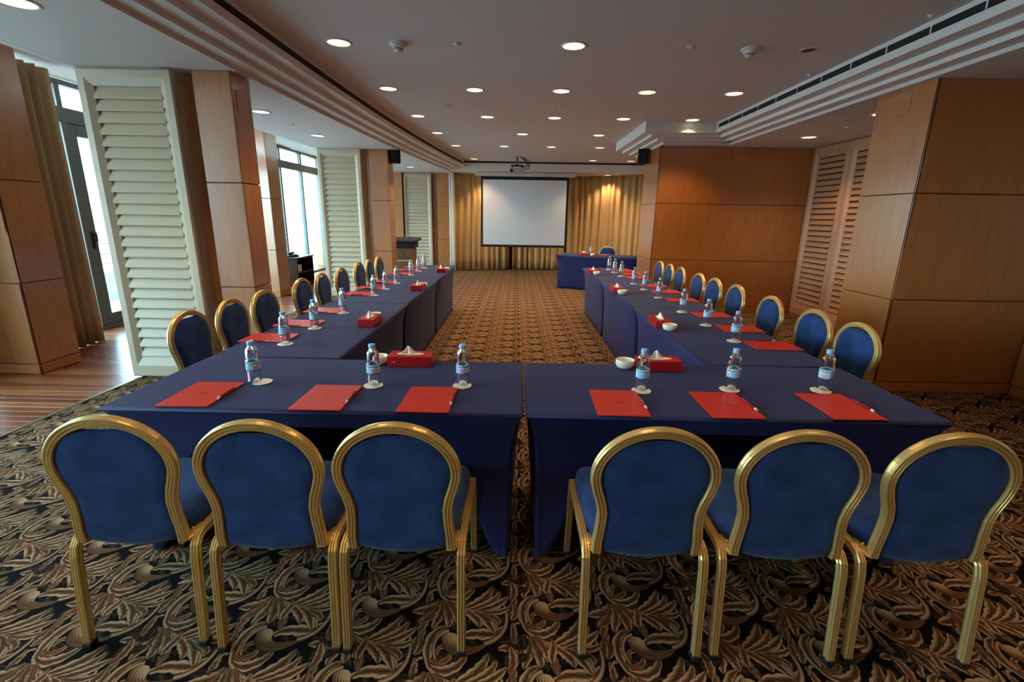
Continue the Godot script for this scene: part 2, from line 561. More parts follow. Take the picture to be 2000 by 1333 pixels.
func build_ceiling() -> void:
	struct("ceiling", slab(-3.72, 5.2, 2.95, 3.2, -5.2, 13.4), M["ceiling paint"])
	struct("ceiling_aisle", slab(-5.9, -3.72, 3.05, 3.2, -5.2, 13.4), M["ceiling paint"])
	struct("trim_2", slab(-3.76, -3.68, 2.69, 3.06, -5.2, 13.4, 0.004), M["cove paint"])
	# lowered ceiling along the window side, stepping up in a curve to the middle
	var k := 0
	for s in STEPS:
		var pa := []
		var pb := []
		for i in 49:
			var d := -5.2 + 18.0 * i / 48.0
			pa.append(Vector2(-3.675, d))
			pb.append(Vector2(edge_x(d) + s[0], d))
		struct("ceiling_cove", strip_solid(pa, pb, s[1], s[2]), M["ceiling paint"] if k == 0 else M["cove paint"])
		k += 1
	# lowered ceiling along the panelled side, stepping out round the corner wall
	for s in STEPS:
		var q: float = s[0]
		var m := slab(3.27 - q, 5.2, s[1], s[2], -5.2, 6.2)
		m.box(V((2.22 - q + 5.2) / 2, (s[1] + s[2]) / 2, (6.2 - q + 8.0) / 2), Vector3(5.2 - 2.22 + q, s[2] - s[1], 8.0 - 6.2 + q))
		struct("ceiling_step", m, M["ceiling paint"] if q == 0.0 else M["cove paint"])
	# lowered ceiling over the far curtains
	struct("ceiling_far", slab(-2.2, 5.2, 2.70, 2.96, 11.45, 13.3, 0.004), M["cove paint"])
	# air slots
	var t := thing("air_slot", "long dark air slot curving along the window side ceiling edge", "air vent")
	var path := []
	for i in 49:
		var d := -3.0 + 14.3 * i / 48.0
		path.append(V(edge_x(d) + 0.392, 2.885, d))
	part(t, "slot", MB.new().sweep(path, [Vector2(-0.003, -0.024), Vector2(0.003, -0.024), Vector2(0.003, 0.024), Vector2(-0.003, 0.024)], Vector3(1, 0, 0)), M["black slot"])
	for yy in [-0.008, 0.008]:
		var p2 := []
		for p in path:
			p2.append(p + Vector3(0.004, yy, 0))
		part(t, "louvre", MB.new().sweep(p2, [Vector2(-0.002, -0.002), Vector2(0.002, -0.002), Vector2(0.002, 0.002), Vector2(-0.002, 0.002)], Vector3(1, 0, 0)), M["grille metal"])
	t = thing("air_slot", "straight slotted air vent in the stepped ceiling edge above the panelled wall", "air vent")
	part(t, "slot", slab(2.874, 2.882, 2.862, 2.912, -3.0, 5.72), M["black slot"])
	for yy in [2.875, 2.887, 2.899]:
		part(t, "louvre", slab(2.871, 2.875, yy - 0.002, yy + 0.002, -3.0, 5.72), M["grille metal"])
	var d2 := -2.6
	while d2 < 5.7:
		part(t, "divider", slab(2.8705, 2.8755, 2.862, 2.912, d2, d2 + 0.012), M["cove paint"])
		d2 += 0.42
	t = thing("air_slot", "black air slot across the ceiling edge before the far curtains", "air vent")
	part(t, "slot", slab(-1.9, 5.0, 2.905, 2.945, 11.442, 11.449), M["black slot"])
	part(t, "louvre", slab(-1.9, 5.0, 2.922, 2.926, 11.438, 11.443), M["grille metal"])

# ---------------------------------------------------------------- window side
func slat_mesh(w: float, dp: float, pitch: float, up: float, down: float) -> ArrayMesh:
	# a flat louvre board with its lower edge forward; length along x, centre at the origin
	var th := 0.011
	var hi := Vector2(-dp * 0.5, pitch * up)
	var lo := Vector2(dp * 0.5, -pitch * down)
	var dir := (lo - hi).normalized()
	var nn := Vector2(-dir.y, dir.x) * th
	if nn.x > 0.0:
		nn = -nn
	var sec := [hi, lo - dir * 0.004, lo + nn * 0.35, lo + nn, hi + nn]
	var poly := []
	for q in sec:
		poly.append(Vector3(-w / 2, q.y, q.x))
	return MB.new().prism(poly, Vector3(w, 0, 0)).mesh()

func frame_side(len_: float, wd: float, c0: float, c1: float, th: float) -> MB:
	# a mitred frame member along y from 0 to len_, outer edge at x 0, inner at x wd; front towards +z, inner edge sloping back
	var m := MB.new()
	var sec := [Vector2(0, -th), Vector2(0, -0.012), Vector2(0.012, 0), Vector2(wd * 0.55, 0), Vector2(wd, -th * 0.55), Vector2(wd, -th)]
	var lo := []
	var hi := []
	for s in sec:
		lo.append(Vector3(s.x, s.x / wd * c0, s.y))
		hi.append(Vector3(s.x, len_ - s.x / wd * c1, s.y))
	var c := Vector3(wd / 2, len_ / 2, -th / 2)
	for k in sec.size():
		var k2 := (k + 1) % sec.size()
		m.quad(lo[k], lo[k2], hi[k2], hi[k], c)
	for k in range(1, sec.size() - 1):
		m.tri(lo[0], lo[k], lo[k + 1], c)
		m.tri(hi[0], hi[k], hi[k + 1], c)
	return m

func turned(m: MB, xf: Transform3D) -> ArrayMesh:
	var st := SurfaceTool.new()
	st.begin(Mesh.PRIMITIVE_TRIANGLES)
	st.append_from(m.mesh(), 0, xf)
	return st.commit()

func louvred_leaf(called: String, label: String, category: String, at: Vector3, turn: float, w: float, h: float, n: int, sw: float, top: float, bot: float, mt: Material, group := "") -> Node3D:
	var t := thing(called, label, category, at, turn, group)
	var th := 0.055
	part(t, "stile", turned(frame_side(h, sw, bot, top, th), Transform3D(Basis(), Vector3(-w / 2, 0, 0))), mt)
	part(t, "stile", turned(frame_side(h, sw, top, bot, th), Transform3D(Basis(Vector3(-1, 0, 0), Vector3(0, -1, 0), Vector3(0, 0, 1)), Vector3(w / 2, h, 0))), mt)
	part(t, "rail", turned(frame_side(w, top, sw, sw, th), Transform3D(Basis(Vector3(0, -1, 0), Vector3(1, 0, 0), Vector3(0, 0, 1)), Vector3(-w / 2, h, 0))), mt)
	part(t, "rail", turned(frame_side(w, bot, sw, sw, th), Transform3D(Basis(Vector3(0, 1, 0), Vector3(-1, 0, 0), Vector3(0, 0, 1)), Vector3(w / 2, 0, 0))), mt)
	var pitch := (h - top - bot) / n
	var sm := slat_mesh(w - 2 * sw + 0.012, 0.046 if n == 25 else 0.05, pitch, 0.56 if n == 25 else 0.46, 0.52 if n == 25 else 0.40)
	for i in n:
		var s := part(t, "slat", sm, mt)
		s.position = Vector3(0, bot + pitch * (i + 0.5), -0.034)
	return t

func wood_column(called: String, x0: float, x1: float, d0: float, d1: float, top: float, faces: Array) -> MeshInstance3D:
	var o := struct(called, slab(x0 + 0.014, x1 - 0.014, 0, top, d0 + 0.014, d1 - 0.014), M["dark wood gap"])
	var ys := [0.0, 0.10, 0.88, 1.80, top]
	for fc in faces:
		if fc == "front":
			panel_row(o, "d", d0 + 0.016, -1, x0, x1, ys)
		elif fc == "right":
			panel_row(o, "x", x1 - 0.016, 1, d0, d1, ys)
		elif fc == "left":
			panel_row(o, "x", x0 + 0.016, -1, d0, d1, ys)
	return o

func build_window(d0: float, d1: float, n: int, door: int) -> void:
	var x := -5.57
	var w := Node3D.new()
	w.name = numbered("window_1") if not used.has("window_1") else "window_%d" % (2 + used.get("win", 0))
	if used.has("window_1") and w.name != "window_1":
		used["win"] = used.get("win", 0) + 1
	w.set_meta("kind", "structure")
	add_child(w)
	var fm: Material = M["window frame grey"]
	part(w, "head_rail", slab(x - 0.05, x + 0.05, 2.99, 3.05, d0, d1, 0.004), fm)
	part(w, "transom", slab(x - 0.06, x + 0.05, 2.57, 2.74, d0, d1, 0.006), fm)
	part(w, "sill", slab(x - 0.05, x + 0.05, 0.0, 0.05, d0, d1, 0.004), fm)
	var st := (d1 - d0) / n
	for i in n + 1:
		var dd := d0 + st * i
		part(w, "mullion", slab(x - 0.045, x + 0.045, 0.05, 2.99, dd - 0.035, dd + 0.035, 0.004), fm)
	for i in n:
		var a := d0 + st * i + 0.035
		var b := d0 + st * (i + 1) - 0.035
		part(w, "pane", slab(x - 0.004, x + 0.004, 2.74, 2.99, a, b), M["window glass"])
		if i == door:
			var lf := part(w, "door_frame", slab(x - 0.035, x + 0.035, 0.05, 2.57, a, a + 0.13, 0.006), fm)
			part(lf, "stile", slab(x - 0.035, x + 0.035, 0.05, 2.57, b - 0.13, b, 0.006), fm)
			part(lf, "rail", slab(x - 0.035, x + 0.035, 2.43, 2.57, a + 0.13, b - 0.13, 0.006), fm)
			part(lf, "rail", slab(x - 0.035, x + 0.035, 0.05, 0.2, a + 0.13, b - 0.13, 0.006), fm)
			part(lf, "pane", slab(x - 0.004, x + 0.004, 0.2, 2.43, a + 0.13, b - 0.13), M["window glass"])
			var hd := part(w, "door_handle", slab(x + 0.035, x + 0.045, 1.06, 1.28, a + 0.04, a + 0.08, 0.003), M["black rubber"])
			part(hd, "lever", MB.new().sweep([V(x + 0.045, 1.15, a + 0.06), V(x + 0.08, 1.15, a + 0.06), V(x + 0.085, 1.17, a + 0.06), V(x + 0.085, 1.27, a + 0.06)], [Vector2(-0.009, -0.009), Vector2(0.009, -0.009), Vector2(0.009, 0.009), Vector2(-0.009, 0.009)], Vector3(0, 0, 1)), M["black rubber"])
		else:
			part(w, "pane", slab(x - 0.004, x + 0.004, 0.05, 2.57, a, b), M["window glass"])

func curtain(called: String, label: String, path: Array, folds: int, amp: float, y0: float, y1: float, mt: Material, ph := 0.0, group := "") -> MeshInstance3D:
	# a pleated hanging along a plan line (Vector2 x, d), facing to the right of its direction
	var lens := [0.0]
	for i in path.size() - 1:
		lens.append(lens[i] + path[i].distance_to(path[i + 1]))
	var total: float = lens[-1]
	var n := folds * 10
	var top := PackedVector2Array()
	var nor := PackedVector2Array()
	for i in n + 1:
		var s := total * i / n
		var k := 0
		while k < path.size() - 2 and lens[k + 1] < s:
			k += 1
		var tdir: Vector2 = (path[k + 1] - path[k]).normalized()
		var q: Vector2 = path[k] + tdir * (s - lens[k])
		top.append(q)
		nor.append(Vector2(tdir.y, -tdir.x))
	var g := []
	for r in 9:
		var v := float(r) / 8.0
		var row := PackedVector3Array()
		for i in n + 1:
			var u := float(i) / n
			var a := amp * (0.75 + 0.35 * v) * (0.8 + 0.3 * sin(u * 41.0 + ph))
			var w := sin(u * folds * TAU + 0.9 * sin(u * 17.0 + ph) + 0.25 * v * sin(u * 9.0 + ph))
			w = signf(w) * pow(absf(w), 0.8)
			var q: Vector2 = top[i] + nor[i] * (a * w)
			row.append(V(q.x, lerpf(y1, y0, v), q.y))
		g.append(row)
	var m := MB.new()
	m.smooth(true)
	m.sheet(g, 0.004)
	return solo(called, m, mt, label, "curtain", Vector3.ZERO, group)

func build_left_side() -> void:
	struct("wall_left", slab(-5.8, -5.5, 3.05, 3.2, -5.2, 13.4), M["ceiling paint"])
	# wood clad piers in the window wall
	for p in [[-6.6, -4.6, -4.62], [-2.07, -1.65, -4.62], [2.49, 2.93, -4.62], [7.07, 7.5, -4.5]]:
		wood_column("wall_pier", -5.8, p[2], maxf(p[0], -5.2), p[1], 3.06, ["front", "right"])
	wood_column("wall_pier", -5.8, -3.26, 12.0, 13.2, 3.06, ["front"])
	build_window(-4.6, -2.07, 3, -1)
	build_window(-1.65, 2.49, 4, -1)
	build_window(2.93, 7.07, 3, 1)
	build_window(7.5, 12.0, 4, -1)
	# free standing columns with the louvred shutters before them
	var cols := [[2.52, -2.78, -2.46, 2.82, 2.43, -3.29], [7.28, -2.74, -2.40, 7.62, 7.19, -3.26], [12.14, -2.32, -1.90, 12.5, 12.06, -2.85]]
	var lab := ["tall cream louvred shutter closest to the camera, beside the balcony door", "tall cream louvred shutter in the middle, between two wood columns", "tall cream louvred shutter behind the lectern, near the gold curtains"]
	for i in 3:
		var c: Array = cols[i]
		var o := wood_column("wall_column", c[1], c[2], c[0], c[3], 2.69, ["front", "right"])
		part(o, "jamb", slab(c[1] - 0.34, c[1] + 0.01, 0, 2.69, c[0] + 0.08, c[0] + 0.14, 0.004), M["honey wood veneer"])
		louvred_leaf("louvred_shutter", lab[i], "shutter", V(c[5], 0.02, c[4]), 0.0, 0.79, 2.655, 25, 0.115, 0.13, 0.2, M["cream paint"], "cream louvred shutters")
		if i == 0:
			part(o, "cover_plate", slab(c[2], c[2] + 0.006, 2.40, 2.56, c[0] + 0.06, c[0] + 0.17, 0.002), M["honey wood veneer"])
	# curtains in the window bays
	curtain("drawn_curtain", "tan drawn curtain gathered beside the balcony door", [Vector2(-5.12, 3.82), Vector2(-5.05, 3.0)], 6, 0.075, 0.004, 3.0, M["taupe curtain"], 0.4)
	curtain("drawn_curtain", "tan drawn curtain beside the pier closest to the camera", [Vector2(-5.15, 2.44), Vector2(-5.2, 1.75)], 5, 0.07, 0.004, 3.0, M["taupe curtain"], 2.2)
	curtain("drawn_curtain", "pale drawn curtain behind the middle louvred shutter by the window", [Vector2(-5.2, 11.95), Vector2(-5.25, 11.25)], 5, 0.06, 0.004, 3.0, M["taupe curtain"], 1.4)
	# balcony outside
	struct("floor_balcony", slab(-7.6, -5.66, -0.14, -0.04, -5.2, 13.4), M["balcony concrete"])
	solo("balcony_parapet", slab(-7.5, -7.35, -0.04, 0.48, -5.2, 13.4, 0.01), M["balcony concrete"], "pale concrete parapet seen outside through the glass door", "parapet")
	var t := thing("balcony_railing", "thin metal railing on the balcony parapet outside the glass door", "railing")
	for y in [0.62, 0.79, 0.97]:
		part(t, "rail", slab(-7.44, -7.40, y - 0.015, y + 0.015, -5.2, 13.4, 0.004), M["rail metal"])
	var d := -5.0
	while d < 13.3:
		part(t, "post", slab(-7.445, -7.395, 0.48, 0.985, d, d + 0.04, 0.004), M["rail metal"])
		d += 1.8
	# low cabinet before the second window
	t = thing("media_cabinet", "low dark wood cabinet with open shelves before the window", "cabinet", V(-4.98, 0, 8.4))
	var mh: Material = M["mahogany"]
	part(t, "side_panel", slab(-0.24, 0.24, 0, 0.60, 0, 0.025, 0.003), mh)
	part(t, "side_panel", slab(-0.24, 0.24, 0, 0.60, 0.80, 0.825, 0.003), mh)
	part(t, "top_panel", slab(-0.26, 0.26, 0.60, 0.63, -0.02, 0.845, 0.004), mh)
	part(t, "back_panel", slab(-0.24, -0.22, 0.0, 0.60, 0.025, 0.80), mh)
	part(t, "shelf", slab(-0.22, 0.235, 0.28, 0.30, 0.025, 0.80, 0.003), mh)
	part(t, "shelf", slab(-0.22, 0.235, 0.03, 0.05, 0.025, 0.80, 0.003), mh)
	var bx := thing("storage_box", "pale cardboard box on the cabinet shelf", "box", V(-4.95, 0.30, 8.62))
	part(bx, "body", slab(-0.13, 0.13, 0, 0.13, -0.16, 0.16, 0.004), M["paper coaster"])
	part(bx, "lid", slab(-0.136, 0.136, 0.13, 0.15, -0.166, 0.166, 0.003), M["paper coaster"])
	var ph := thing("conference_phone", "black conference telephone lying on the low cabinet", "telephone", V(-4.95, 0.63, 8.62))
	part(ph, "base", MB.new().smooth(true).lathe(Vector3.ZERO, [Vector2(0, 0), Vector2(0.15, 0), Vector2(0.16, 0.02), Vector2(0.12, 0.05), Vector2(0.06, 0.06), Vector2(0, 0.06)], 20), M["speaker black"])
	part(ph, "handset", slab(-0.03, 0.03, 0.06, 0.10, -0.13, 0.13, 0.015), M["speaker black"])
	part(ph, "keypad", slab(0.05, 0.1, 0.045, 0.06, -0.03, 0.05, 0.003), M["grille metal"])

# ---------------------------------------------------------------- panelled side
func build_right_side() -> void:
	var c := wood_column("wall_right_column", 3.34, 4.75, 2.44, 3.12, 2.70, ["front", "left"])
	part(c, "cover_plate", slab(3.334, 3.341, 2.47, 2.64, 2.70, 2.82, 0.002), M["honey wood veneer"])
	var w := wood_column("wall_right_corner", 2.23, 4.9, 6.37, 7.30, 2.70, ["front", "left"])
	struct("wall_right_alcove", slab(4.74, 4.9, 0, 2.70, 3.1, 6.4), M["dark wood gap"])
	struct("wall_right_far", slab(3.45, 3.6, 0, 2.96, 7.3, 13.3), M["honey wood veneer"])
	struct("baseboard_right", slab(4.70, 4.74, 0, 0.03, 3.12, 6.36), M["wood base"])
	var names := ["pale wood louvred door in the alcove, next to the corner wall panels", "pale wood louvred door in the alcove, half hidden by the wood column", "pale wood louvred door in the alcove, wholly behind the wood column"]
	for i in 3:
		louvred_leaf("louvred_door", names[i], "door", V(4.69, 0.03, 5.92 - i * 0.885), -PI / 2, 0.87, 2.65, 27, 0.13, 0.16, 0.2, M["pale wood"], "louvred alcove doors")

# ---------------------------------------------------------------- far end
func build_far_end() -> void:
	var arc := func(x0: float, x1: float) -> Array:
		var a := []
		for i in 13:
			var x := lerpf(x0, x1, i / 12.0)
			a.append(Vector2(x, 12.75 - 0.125 * pow(x - 0.65, 2.0)))
		return a
	curtain("long_curtain", "gold pleated curtain at the far wall, lectern side of the screen", arc.call(-1.84, -0.27), 9, 0.055, 0.02, 2.70, M["gold curtain"], 0.0, "far curtains")
	curtain("long_curtain", "gold pleated curtain at the far wall, mostly behind the screen", arc.call(-0.18, 1.38), 9, 0.055, 0.02, 2.70, M["gold curtain"], 1.7, "far curtains")
	curtain("long_curtain", "gold pleated curtain at the far wall, behind the head table", arc.call(1.44, 3.42), 12, 0.055, 0.02, 2.70, M["gold curtain"], 3.1, "far curtains")
	curtain("curtain_lining", "narrow white curtain lining at the edge of the gold curtain", [Vector2(-1.93, 11.86), Vector2(-1.83, 11.84)], 1, 0.02, 0.02, 2.70, M["sheer lining"])
	# projection screen
	var t := thing("projection_screen", "white pull-down projection screen with a black border", "screen", V(0.14, 0, 11.55))
	part(t, "casing", slab(-1.33, 1.33, 2.585, 2.68, -0.05, 0.05, 0.012), M["ceiling fitting"])
	part(t, "screen_fabric", slab(-1.12, 1.12, 0.80, 2.50, -0.004, 0.004), M["screen white"])
	part(t, "border", slab(-1.17, 1.17, 2.50, 2.585, -0.006, 0.006), M["black border"])
	part(t, "border", slab(-1.17, 1.17, 0.765, 0.80, -0.006, 0.006), M["black border"])
	part(t, "border", slab(-1.17, -1.12, 0.80, 2.50, -0.006, 0.006), M["black border"])
	part(t, "border", slab(1.12, 1.17, 0.80, 2.50, -0.006, 0.006), M["black border"])
	part(t, "weight_bar", slab(-1.18, 1.18, 0.735, 0.765, -0.014, 0.014, 0.005), M["black border"])
	# projector
	t = thing("projector", "grey ceiling projector on a bracket before the screen", "projector", V(-0.07, 2.55, 10.4))
	part(t, "body", slab(-0.19, 0.19, 0.0, 0.14, -0.16, 0.16, 0.02), M["grey plastic"])
	part(t, "lens", MB.new().smooth(true).sweep([V(0.07, 0.07, 0.15), V(0.07, 0.07, 0.2)], Array(range(16)).map(func(k): return Vector2(cos(TAU * k / 16), sin(TAU * k / 16)) * 0.045), Vector3(1, 0, 0)), M["speaker black"])
	part(t, "vent", slab(-0.17, -0.1, 0.03, 0.11, -0.163, -0.158, 0.001), M["grille metal"])
	part(t, "mount_plate", slab(-0.15, 0.15, 0.185, 0.205, -0.12, 0.12, 0.003), M["black rubber"])
	for q in [[-0.12, -0.09], [0.12, -0.09], [-0.12, 0.09], [0.12, 0.09]]:
		part(t, "mount_arm", slab(q[0] - 0.012, q[0] + 0.012, 0.14, 0.19, q[1] - 0.012, q[1] + 0.012, 0.002), M["black rubber"])
	part(t, "pole", MB.new().smooth(true).lathe(Vector3.ZERO, [Vector2(0.025, 0.2), Vector2(0.025, 0.39)], 14), M["steel"])
	part(t, "ceiling_plate", slab(-0.1, 0.1, 0.385, 0.4, -0.1, 0.1, 0.003), M["ceiling fitting"])
	for k in 3:
		var cp := []
		for i in 15:
			var u := i / 14.0
			cp.append(V(0.06 + 0.2 * sin(PI * u) + 0.03 * k, 0.12 + 0.26 * u - 0.10 * sin(PI * u) * (k % 2), -0.1 + 0.05 * sin(u * 5.0 + k)))
		part(t, "cable", MB.new().smooth(true).sweep(cp, [Vector2(0.008, 0), Vector2(0, 0.008), Vector2(-0.008, 0), Vector2(0, -0.008)], Vector3(0, 0, 1)), M["speaker black"])
	# loudspeakers on the columns
	speaker("black wall loudspeaker on the wood column above the lectern", V(-2.30, 2.585, 7.42), 0.5)
	speaker("black wall loudspeaker high on the corner wall panel, beside the head table", V(2.12, 2.60, 7.0), -0.35)
	# lectern
	t = thing("lectern", "wooden lectern with a black sloping top, behind the window-side table row", "lectern", V(-2.53, 0, 8.75))
	part(t, "body", slab(-0.25, 0.25, 0.06, 0.86, -0.2, 0.2, 0.01), M["lectern wood"])
	part(t, "plinth", slab(-0.28, 0.28, 0, 0.06, -0.23, 0.23, 0.008), M["mahogany"])
	part(t, "collar", slab(-0.27, 0.29, 0.86, 0.97, -0.22, 0.22, 0.008), M["speaker black"])
	part(t, "desk_top", MB.new().box(V(0.0, 1.02, 0.0), Vector3(0.70, 0.045, 0.52), 0.008, Basis(Vector3(1, 0, 0), 0.12)), M["speaker black"])
	part(t, "trim_line", slab(-0.25, 0.25, 0.585, 0.60, -0.206, -0.2), M["paper coaster"])
	part(t, "emblem", MB.new().box(V(0.02, 0.76, -0.203), Vector3(0.012, 0.09, 0.006)).box(V(-0.035, 0.80, -0.203), Vector3(0.07, 0.014, 0.006)).box(V(0.055, 0.775, -0.203), Vector3(0.012, 0.08, 0.006), 0.0, Basis(Vector3(0, 0, 1), -0.7)).box(V(0.055, 0.735, -0.203), Vector3(0.012, 0.07, 0.006), 0.0, Basis(Vector3(0, 0, 1), 0.7)), M["lectern print"])
	var lt := MB.new()
	for k in 9:
		lt.box(V(-0.16 + k * 0.04, 0.655, -0.203), Vector3(0.009, 0.045, 0.006))
		if k % 2 == 0:
			lt.box(V(-0.15 + k * 0.04, 0.675 - 0.02 * (k % 3), -0.203), Vector3(0.022, 0.008, 0.006))
	part(t, "lettering", lt, M["lectern print"])

func speaker(label: String, at: Vector3, turn: float) -> void:
	var t := thing("wall_speaker", label, "loudspeaker", at, turn)
	part(t, "cabinet", slab(-0.085, 0.085, -0.12, 0.12, -0.06, 0.09, 0.01), M["speaker black"])
	part(t, "grille", slab(-0.075, 0.075, -0.11, 0.11, -0.066, -0.058, 0.003), M["speaker cloth"])
	part(t, "badge", slab(-0.008, 0.008, -0.10, -0.092, -0.068, -0.065), M["steel"])
	part(t, "bracket", slab(-0.02, 0.02, -0.03, 0.03, 0.09, 0.13, 0.003), M["speaker black"])

# ---------------------------------------------------------------- tables
func table_cover(L: float, D: float, H: float, arch_front: bool) -> MB:
	var m := MB.new()
	var hx := L / 2
	var hz := D / 2
	# tight top with softly rounded rim
	m.smooth(true)
	var rings := [[0.0, -0.014], [-0.002, -0.006], [-0.008, -0.001], [-0.016, 0.0]]
	var prev := PackedVector3Array()
	for r in rings:
		var ring := PackedVector3Array()
		var x: float = hx + r[0]
		var z: float = hz + r[0]
		for q in [[-1, -1], [1, -1], [1, 1], [-1, 1]]:
			ring.append(Vector3(q[0] * x, H + r[1], q[1] * z))
		if prev.size():
			for k in 4:
				m.quad(prev[k], prev[(k + 1) % 4], ring[(k + 1) % 4], ring[k], Vector3(0, H - 0.5, 0))
		prev = ring
	m.smooth(false)
	m.quad(prev[0], prev[1], prev[2], prev[3], Vector3.ZERO)
	m.smooth(true)
	# four skirts; side 0 looks towards +z (the seats), pulled up in an arch where asked
	for s in 4:
		var half := hx if s % 2 == 0 else hz
		var out := hz if s % 2 == 0 else hx
		var bs := Basis(Vector3(0, 1, 0), s * PI / 2)
		var nu := 48 if s % 2 == 0 else 20
		var nv := 14
		var g := []
		for j in nv + 1:
			var row := PackedVector3Array()
			for i in nu + 1:
				var u := float(i) / nu
				u = 0.5 - 0.5 * cos(PI * u) if s % 2 == 0 else u
				var along := lerpf(-half, half, u)
				var dist := half - absf(along)
				var yb := 0.0
				if arch_front and s == 0:
					yb = 0.655 * (1.0 - exp(-pow(maxf(0.0, dist - 0.04) / 0.2, 1.6)))
				var y := lerpf(H - 0.014, yb + 0.004, pow(float(j) / nv, 1.25))
				var v := (H - y) / H
				var ins := 0.062 * (1.0 - exp(-v * 8.0))
				var near := exp(-dist * 7.0)
				var oin := lerpf(0.062 * v, ins, near)
				if arch_front and s == 0:
					oin = ins
				var fold := 0.002 * v * sin(along * 21.0) * sin(along * 5.3 + 1.0)
				if arch_front and s == 0:
					fold = 0.004 * v * sin(dist * 160.0) * exp(-dist * 9.0)
				row.append(bs * Vector3(along * (half - ins) / half, y, out - oin + fold))
			g.append(row)
		m.sheet(g, 0.003)
	return m

func build_tables() -> void:
	var L := 1.795
	var D := 0.745
	var H := 0.75
	var cover := table_cover(L, D, H, true).mesh()
	var t := thing("banquet_table", "x", "table", Vector3.ZERO, 0.0, "navy covered meeting tables")
	t.set_meta("base", "banquet_table")
	part(t, "tabletop", MB.new().box(Vector3(0, H - 0.034, 0), Vector3(L - 0.05, 0.028, D - 0.05), 0.004), M["pale wood"])
	for q in [[-1, -1], [1, -1], [1, 1], [-1, 1]]:
		part(t, "leg", MB.new().smooth(true).lathe(Vector3(q[0] * (L / 2 - 0.085), 0, q[1] * (D / 2 - 0.085)), [Vector2(0, 0.004), Vector2(0.013, 0.004), Vector2(0.013, H - 0.05), Vector2(0, H - 0.05)], 10), M["steel"])
	part(t, "stretch_cover", cover, M["navy stretch cloth"], "navy blue stretch cover reaching the floor at each leg")
	# seats are on the +z side of a table before turning; +z looks at the camera
	t.position = V(-0.902, 0, 0.375)
	t.set_meta("label", "navy covered table before the camera, its end towards the windows")
	dup(t, "navy covered table before the camera, its end towards the wood column", V(0.902, 0, 0.378))
	var lab := ["closest to the camera", "in the middle of its row", "farthest along its row"]
	for i in 3:
		dup(t, "navy covered table in the window-side row, " + lab[i], V(-1.425, 0, 0.755 + 0.9 + i * 1.8), -PI / 2)
		dup(t, "navy covered table in the row along the wood wall, " + lab[i], V(1.425, 0, 0.762 + 0.9 + i * 1.8), PI / 2)
	dup(t, "navy covered head table standing askew before the far curtains", V(1.635 + 0.375 * 0.375, 0, 8.56 + 0.375 * 0.927), PI - 0.384)

# ---------------------------------------------------------------- chairs
func back_path() -> Array:
	var pts := [Vector2(0.172, 0.425), Vector2(0.172, 0.47), Vector2(0.166, 0.53), Vector2(0.164, 0.585), Vector2(0.172, 0.63), Vector2(0.186, 0.672)]
	for k in 17:
		var a := deg_to_rad(-8.0 + 98.0 * k / 16.0)
		pts.append(Vector2(0.196 * cos(a), 0.728 + 0.166 * sin(a)))
	return pts

func back_z(y: float) -> float:
	return 0.238 + (y - 0.43) * 0.082

